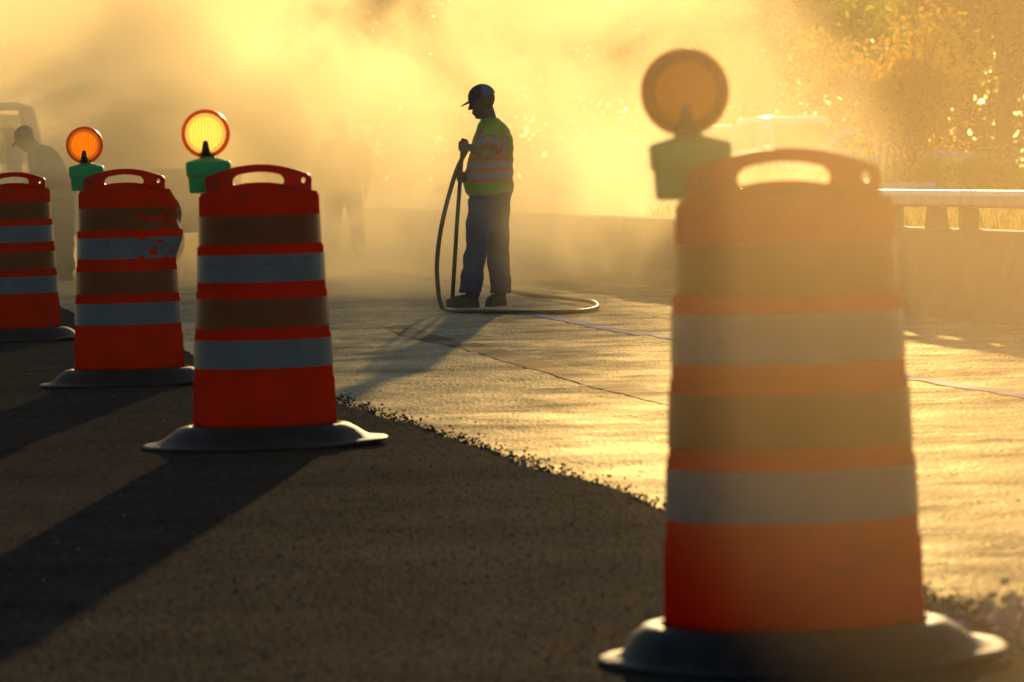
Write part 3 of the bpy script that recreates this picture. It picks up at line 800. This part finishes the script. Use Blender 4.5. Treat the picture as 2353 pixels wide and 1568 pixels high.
def car(kind, label, body_col, loc, rz, scale=1.0):
    """a vehicle facing +x; profiles are side outlines"""
    root = empty('pickup_truck' if kind == 'pickup' else 'parked_car', loc, rz)
    Mb = mat('vehicle_paint', body_col, .28, .6, coat=.6, nscale=2, namt=.04)
    if kind == 'pickup':
        low = [(-2.7,.50),(-2.72,.80),(-2.70,1.12),(-.62,1.12),(.90,1.16),(1.9,1.12),(2.45,1.02),(2.62,.85),(2.65,.55),(2.45,.42),(-2.5,.42)]
        cab = [(-.62,1.13),(-.52,1.80),(-.35,1.88),(.30,1.88),(.48,1.82),(1.08,1.15)]; Wd = 1.92
        wins = [[(-.50,1.22),(-.42,1.74),(-.12,1.76),(-.12,1.22)], [(-.03,1.22),(-.03,1.76),(.36,1.75),(.78,1.22)]]
        wx = (-1.75, 1.75)
    elif kind == 'van':
        low = [(-2.2,.45),(-2.28,.75),(-2.25,1.10),(-1.9,1.16),(1.15,1.16),(1.9,1.08),(2.22,.92),(2.30,.62),(2.2,.42),(-2.1,.38)]
        cab = [(-2.22,1.15),(-2.08,1.78),(-1.9,1.92),(-.4,1.96),(.35,1.92),(.55,1.85),(1.25,1.15)]; Wd = 1.95
        wins = [[(-2.0,1.24),(-1.92,1.74),(-1.2,1.80),(-1.2,1.24)], [(-1.1,1.24),(-1.1,1.80),(-.2,1.82),(-.2,1.24)], [(-.1,1.24),(-.1,1.82),(.42,1.78),(.95,1.24)]]
        wx = (-1.4, 1.45)
    else:
        low = [(-2.15,.45),(-2.22,.70),(-2.15,.96),(-1.6,1.02),(.9,1.00),(1.7,.92),(2.12,.78),(2.20,.55),(2.1,.38),(-2.05,.35)]
        cab = [(-1.75,1.0),(-1.25,1.40),(-.9,1.53),(-.1,1.56),(.25,1.50),(1.05,1.0)]; Wd = 1.80
        wins = [[(-1.35,1.08),(-1.05,1.40),(-.35,1.45),(-.35,1.08)], [(-.25,1.08),(-.25,1.45),(.18,1.42),(.72,1.08)]]
        wx = (-1.35, 1.40)
    bm = bmesh.new()
    def ex(pts, w0, w1, zmid):
        A = [bm.verts.new((x, -(w0 if z < zmid else w1)/2, z)) for x, z in pts]; B = [bm.verts.new((x, (w0 if z < zmid else w1)/2, z)) for x, z in pts]
        n_ = len(pts)
        for k in range(n_): bm.faces.new((A[k], A[(k+1)%n_], B[(k+1)%n_], B[k]))
        bm.faces.new(A[::-1]); bm.faces.new(B)
    ex(low, Wd, Wd-.06, 1.0)
    if kind == 'pickup':
        ex([(-.55,1.80),(-.35,1.88),(.30,1.88),(.50,1.81)], Wd-.46, Wd-.46, 1.3)
        for sy in (-1, 1):
            yb, yt = sy*((Wd-.10)/2-.03), sy*((Wd-.46)/2-.03)
            for (xa, za), (xb, zb), t_ in [((1.06,1.14),(.47,1.82),.045), ((-.06,1.14),(-.06,1.84),.05), ((-.58,1.14),(-.47,1.82),.06)]:
                tube(bm, [(xa,yb,za),(xb,yt,zb)], t_, 8)
        box(bm, (-.30, 0, 1.20), (.16, 1.3, .5)); box(bm, (-.28, .38, 1.52), (.10,.26,.18)); box(bm, (-.28, -.38, 1.52), (.10,.26,.18))
    else: ex(cab, Wd-.10, Wd-.46, 1.3)
    bmesh.ops.recalc_face_normals(bm, faces=bm.faces)
    bevel(obj('body', bm, Mb, root, smooth=True), .05, 3, 30)
    GL = M_clear if kind == 'pickup' else M_glass
    def yw(z): return (Wd-.10)/2 + ((Wd-.46)/2-(Wd-.10)/2)*min(1, max(0, (z-cab[0][1])/(cab[1][1]-cab[0][1])))
    for wn in wins:
        for sy in (-1, 1):
            bm = bmesh.new(); f = [bm.verts.new((x, sy*(yw(z)+.012), z)) for x, z in wn]; bm.faces.new(f)
            o = obj('window', bm, GL, root, smooth=False); s_ = o.modifiers.new('s','SOLIDIFY'); s_.thickness = .01
    def slant(p0, p1, name):
        bm = bmesh.new(); (x0, z0), (x1, z1) = p0, p1
        d_ = V((x1-x0, 0, z1-z0)).normalized(); nn = V((-d_.z, 0, d_.x))
        if nn.x*(1 if p0[0] > 0 else -1) < 0: nn = -nn
        a0 = V((x0,0,z0)).lerp(V((x1,0,z1)), .10)+nn*.014; a1 = V((x0,0,z0)).lerp(V((x1,0,z1)), .88)+nn*.014
        vs = [V((a0.x,-yw(a0.z)+.07,a0.z)), V((a0.x,yw(a0.z)-.07,a0.z)), V((a1.x,yw(a1.z)-.07,a1.z)), V((a1.x,-yw(a1.z)+.07,a1.z))]
        bm.faces.new([bm.verts.new(v) for v in vs]); o = obj(name, bm, GL, root, smooth=False)
        s_ = o.modifiers.new('s','SOLIDIFY'); s_.thickness = .01
    slant(cab[-1], cab[-2], 'windshield'); slant(cab[0], cab[1], 'rear_window')
    fx = max(x for x, z in low); bx = min(x for x, z in low)
    for sy in (-1, 1):
        bm = bmesh.new(); box(bm, (fx-.10, sy*(Wd/2-.24), .80), (.16,.32,.16)); bevel(obj('headlight', bm, M_lamp, root), .03, 2)
        bm = bmesh.new(); box(bm, (bx+.04, sy*(Wd/2-.13), .92), (.10,.16,.24)); bevel(obj('taillight', bm, M_tail, root), .02, 2)
        bm = bmesh.new(); box(bm, (cab[-1][0]-.18, sy*(Wd/2+.07), 1.22 if kind != 'sedan' else 1.06), (.10,.20,.16)); bevel(obj('mirror', bm, Mb, root), .03, 2)
        for x in wx:
            bm = bmesh.new(); lathe(bm, [(.20,-.11),(.31,-.115),(.345,-.09),(.345,.09),(.31,.115),(.20,.11),(.20,-.11)], 28, (x, sy*(Wd/2-.10), .345), False, 'y')
            bmesh.ops.recalc_face_normals(bm, faces=bm.faces); wh = obj('wheel', bm, M_tyre, root)
            bm = bmesh.new(); lathe(bm, [(.21,-.09),(.18,-.10),(.05,-.07),(.05,.07),(.18,.10),(.21,.09)], 28, (x, sy*(Wd/2-.10), .345), True, 'y')
            bmesh.ops.recalc_face_normals(bm, faces=bm.faces); obj('rim', bm, M_rimm, wh)
    bm = bmesh.new(); box(bm, (fx-.03, 0, .52), (.12, Wd-.25, .20)); bevel(obj('bumper', bm, M_dark if kind == 'pickup' else Mb, root), .03, 2)
    root.scale = (scale,)*3
    tag(root, label, 'pickup truck' if kind == 'pickup' else 'car', 'vehicles parked beyond the dust')
    return root
pk = P(95, 400, 56)
car('pickup', 'white pickup truck at the left edge, its cab windows showing faintly through dust', (.62,.64,.66), (pk.x-.62, 56, 0), R(180+8))
c1 = P(1835, 400, 118); car('van', 'pale boxy car facing the road with a broad windshield, just above the nearest drum', (.62,.66,.68), (c1.x, 120, 0), R(-90+16), 1.02)
c2 = P(1694, 400, 122); car('van', 'rounded silver car half hidden by the round lamp of the nearest drum', (.55,.58,.60), (c2.x-.2, 124, 0), R(-90-10), .95)
c3 = P(2120, 400, 112); car('sedan', 'pale blue car with its side turned, behind the orange bush at right', (.42,.52,.62), (c3.x-.5, 114, .12), R(-8), 1.0)
c4 = P(1470, 400, 128); car('sedan', 'small light car far off, left of the nearest drum', (.55,.60,.65), (c4.x-.4, 130, .15), R(14), 1.0)

# ------------------------------------------------------------------ trees
def leaf_mat(name, col, tcol, tr=.55):
    return mat(name, col, .7, .3, transl=tr, tcol=tcol, nscale=1.2, namt=.35)
M_l1 = leaf_mat('green_leaves', (.04,.06,.014), (.12,.15,.02), .3)
M_l2 = leaf_mat('yellow_leaves', (.08,.12,.012), (.50,.72,.04))
M_l3 = leaf_mat('orange_leaves', (.15,.10,.012), (.80,.46,.03))
M_bark = mat('bark', (.06,.045,.03), .9, nscale=8, namt=.3, bump=.5, bscale=20)
def tree_mesh(seed, H, CW, base, nleaf, leaf, trunk_r=.16, stems=1, open_=.5):
    rd = random.Random(seed)
    tb = bmesh.new(); tips = []
    def branch(p, d, ln, r, depth):
        pts = [p]; q = p
        for k in range(4):
            d = (d + V((rd.uniform(-.18,.18), rd.uniform(-.18,.18), rd.uniform(-.05,.12)))).normalized()
            q = q + d*ln/4; pts.append(q)
        tube(tb, pts, [r*(1-.13*k) for k in range(5)], 7)
        if depth == 0: tips.append(q); tips.append(pts[2]); return
        for k in range(rd.randint(3, 4)):
            a = rd.uniform(0, 2*math.pi); tilt = rd.uniform(.35, .95)
            nd = (d + V((math.cos(a)*tilt, math.sin(a)*tilt, rd.uniform(-.1,.3)))).normalized()
            branch(pts[rd.randint(2,4)], nd, ln*rd.uniform(.55,.75), r*.5, depth-1)
    for s in range(stems):
        a = rd.uniform(0, 2*math.pi) if stems > 1 else 0
        d = V((math.cos(a)*.28, math.sin(a)*.28, 1)).normalized() if stems > 1 else V((rd.uniform(-.05,.05), rd.uniform(-.05,.05), 1)).normalized()
        branch(V((math.cos(a)*.1*(stems>1), math.sin(a)*.1*(stems>1), -.1)), d, H*(.42 if stems == 1 else .4), trunk_r, 2)
    lb = bmesh.new()
    zc = base + (H-base)*.5; rh = (H-base)*.5
    clumps = []
    for t in tips: clumps.append((t, rd.uniform(.35,.8)*CW*.22))
    while len(clumps) < 46:
        a = rd.uniform(0, 2*math.pi); u_ = rd.uniform(-1, 1); rr = rd.random()**.45
        s = math.sqrt(1-u_*u_)
        clumps.append((V((math.cos(a)*s*CW/2*rr, math.sin(a)*s*CW/2*rr, zc+u_*rh*rr)), rd.uniform(.25,.7)*CW*.22))
    for i in range(nleaf):
        c, r = rd.choice(clumps)
        g_ = V((rd.gauss(0,.5), rd.gauss(0,.5), rd.gauss(0,.42)))*r
        p = c+g_
        if p.z < base*.7: continue
        s = leaf*rd.uniform(.6,1.4)
        e1 = V((rd.gauss(0,1), rd.gauss(0,1), rd.gauss(0,.7))).normalized(); e2 = e1.cross(V((rd.gauss(0,1), rd.gauss(0,1), rd.gauss(0,1)))).normalized()
        lb.faces.new([lb.verts.new(p-e1*s), lb.verts.new(p+e2*s*.45), lb.verts.new(p+e1*s), lb.verts.new(p-e2*s*.45)])
    return tb, lb
def make_tree(name, seed, H, CW, base, n, leaf, ml, label, cat, loc, group=None, **kw):
    tb, lb = tree_mesh(seed, H, CW, base, n, leaf, **kw)
    r = empty(name, loc); obj('trunk', tb, M_bark, r); obj('crown', lb, ml, r, smooth=False)
    tag(r, label, cat, group); return r
TG = 'trees beyond the dust'
def TX(px, Y): return P(px, 400, Y).x
# right-hand group
make_tree('tree', 11, 8.2, 6.2, 1.6, 12000, .085, M_l2, 'tall yellow-green tree with a dark trunk at the right edge', 'tree', (TX(2190,128), 128, 0), TG, trunk_r=.20)
make_tree('tree', 12, 8.6, 5.0, 1.4, 12000, .085, M_l3, 'broad tree in orange shade cut by the right edge, beside the yellow-green tree', 'tree', (TX(2300,122), 122, 0), TG, trunk_r=.30)
make_tree('tree', 13, 8.4, 6.5, 2.2, 10000, .09, M_l2, 'bright yellow-green tree rising behind the orange bush', 'tree', (TX(1990,140), 140, 0), TG, trunk_r=.2)
make_tree('bush', 14, 4.4, 3.8, .6, 9500, .06, M_l3, 'thin orange-leaved bush with bare dark stems above the barrier rail', 'bush', (TX(2050,92), 92, .0), trunk_r=.035, stems=8)
for i, (px, h_, lb_) in enumerate([(1780,1.0,'low golden shrub seen through the grip of the nearest drum'),(1935,1.3,'low shrub left of the orange bush stems'),(2120,1.25,'low shrub between the orange bush and the dark trunk'),(2275,1.2,'low shrub right of the dark trunk above the rail')]):
    make_tree('shrub', 60+i, h_, 2.6, .1, 4200, .05, M_l2, lb_, 'shrub', (TX(px,99), 99, .04), 'low shrubs behind the barrier', trunk_r=.02, stems=6)
labs = [(-30,'dim tree at the far left above the pickup'),(330,'faint brownish tree above the dented drum'),(700,'pale tree above the middle drum lamp'),(960,'dark olive tree standing out at the top left of the worker in a cap'),(1260,'faint tree above the worker in a cap'),(1440,'grey-green tree above and left of the nearest drum lamp'),(1620,'dark green tree directly above the nearest drum lamp'),(1800,'green tree above the pale boxy car')]
for i, (px, lb_) in enumerate(labs):
    Y = 142 + (i*37 % 16)
    make_tree('tree', 30+i, 8.8-(i%3)*.3, 5.6+(i%2), 1.2, 9000, .10, M_l1, lb_, 'tree', (TX(px,Y), Y, 0), TG, trunk_r=.2)
# a ragged dark wood behind them
bm = bmesh.new(); rd = random.Random(5)
for i in range(60000):
    x = rd.uniform(-34, 40); hh = 8.2+2.2*noise.noise(Vector((x*.2,0,0)))
    p = V((x, rd.uniform(172, 182), rd.random()**.8*hh)); s = .27*rd.uniform(.6,1.4)
    e1 = V((rd.gauss(0,1), rd.gauss(0,1), rd.gauss(0,.7))).normalized(); e2 = e1.cross(V((rd.gauss(0,1), rd.gauss(0,1), rd.gauss(0,1)))).normalized()
    bm.faces.new([bm.verts.new(p-e1*s), bm.verts.new(p+e2*s*.5), bm.verts.new(p+e1*s), bm.verts.new(p-e2*s*.5)])
tag(obj('woods', bm, M_l1, smooth=False), 'far-off dark wood closing the view behind the trees', 'woods', kind='stuff')

# ------------------------------------------------------------------ air
def volume_box(name, lo, hi, label, cat):
    bm = bmesh.new(); box(bm, [(a+b)/2 for a, b in zip(lo, hi)], [b-a for a, b in zip(lo, hi)])
    m = bpy.data.materials.new(name+'_air'); m.use_nodes = True; n = m.node_tree.nodes; l = m.node_tree.links
    n.remove(n['Principled BSDF'])
    v = n.new('ShaderNodeVolumePrincipled'); l.new(v.outputs[0], n['Material Output'].inputs['Volume'])
    o = obj(name, bm, m, smooth=False); tag(o, label, cat, kind='stuff')
    return o, m, v
HZ_D, HZ_G = .00006, .6
hz, m, v = volume_box('haze', (-150,-12,-1.2), (150,315,19), 'golden sunlit haze filling the air', 'haze')
v.inputs['Color'].default_value = (1,.90,.68,1); v.inputs['Density'].default_value = HZ_D; v.inputs['Anisotropy'].default_value = HZ_G

# the drifting dust cloud and the added flare veil: puffs of uneven density that thin out towards their edges
def dust(name, puffs, lo, hi, dens, nscale, label, g_=.5, col=(1,.85,.52), off=(17.3,17,2), rng=(.06,2.0)):
    o, m, v = volume_box(name, lo, hi, label, 'dust')
    n = m.node_tree.nodes; l = m.node_tree.links
    tc = n.new('ShaderNodeTexCoord')
    def math_(op, a, b=None, clamp=False):
        k = n.new('ShaderNodeMath'); k.operation = op; k.use_clamp = clamp
        for i_, x in enumerate((a, b)):
            if x is None: continue
            if isinstance(x, (int, float)): k.inputs[i_].default_value = x
            else: l.new(x, k.inputs[i_])
        return k.outputs[0]
    tot = None
    for c, r, wgt in puffs:
        mp = n.new('ShaderNodeMapping'); mp.vector_type = 'TEXTURE'
        mp.inputs['Location'].default_value = c; mp.inputs['Scale'].default_value = r
        l.new(tc.outputs['Object'], mp.inputs[0])
        ln = n.new('ShaderNodeVectorMath'); ln.operation = 'DOT_PRODUCT'; l.new(mp.outputs[0], ln.inputs[0]); l.new(mp.outputs[0], ln.inputs[1])
        f = math_('SUBTRACT', 1.0, ln.outputs['Value'], True)
        f = math_('MULTIPLY', f, wgt)
        tot = f if tot is None else math_('ADD', tot, f)
    t = n.new('ShaderNodeTexNoise'); t.inputs['Scale'].default_value = nscale; t.inputs['Detail'].default_value = 4; t.inputs['Roughness'].default_value = .62; t.inputs['Distortion'].default_value = .7
    ms = n.new('ShaderNodeMapping'); ms.inputs['Scale'].default_value = (1,.22,1.15); ms.inputs['Location'].default_value = off; ms.inputs['Rotation'].default_value = (0,.5,0); l.new(tc.outputs['Object'], ms.inputs[0]); l.new(ms.outputs[0], t.inputs['Vector'])
    k = n.new('ShaderNodeMapRange'); k.inputs[1].default_value = .42; k.inputs[2].default_value = .62; k.inputs[3].default_value = rng[0]; k.inputs[4].default_value = rng[1]
    l.new(t.outputs['Fac'], k.inputs[0])
    dn = math_('MULTIPLY', math_('MULTIPLY', tot, k.outputs[0]), dens)
    l.new(dn, v.inputs['Density'])
    v.inputs['Color'].default_value = (*col, 1); v.inputs['Anisotropy'].default_value = g_
    return o
dust('dust_cloud', [((-3.0,58,1.4),(6.0,14,5.2),1.0), ((-3.0,51.5,.8),(2.8,6,3.2),2.4), ((.6,56,.6),(3.8,13,4.0),.55), ((-8,68,1.5),(6,12,6),.9), ((-4.9,46.5,1.0),(2.6,4.5,2.6),3.4), ((.0,45.8,.1),(3.6,4.8,2.0),4.6), ((-2.8,52,.6),(2.0,5,2.4),1.6), ((-.1,37.2,.35),(2.2,3.4,1.1),.35)],
     (-14,33.5,-.02), (6,82,7.2), .095, .42, 'thick golden cloud of road dust blowing behind the worker with the hose')
FLARE_VEIL = True
if FLARE_VEIL:
    dust('flare_veil', [((1.05,6.6,1.15),(1.1,5.2,.95),1.0)], (-.2,1.6,-.02), (2.5,12.4,1.8), .048, .9, 'thin veil added to stand in for lens flare across the nearest drum at right', col=(1,.74,.38), off=(0,0,0), rng=(.75,1.3))  # added volume before the near drum, imitates veiling flare of the lens
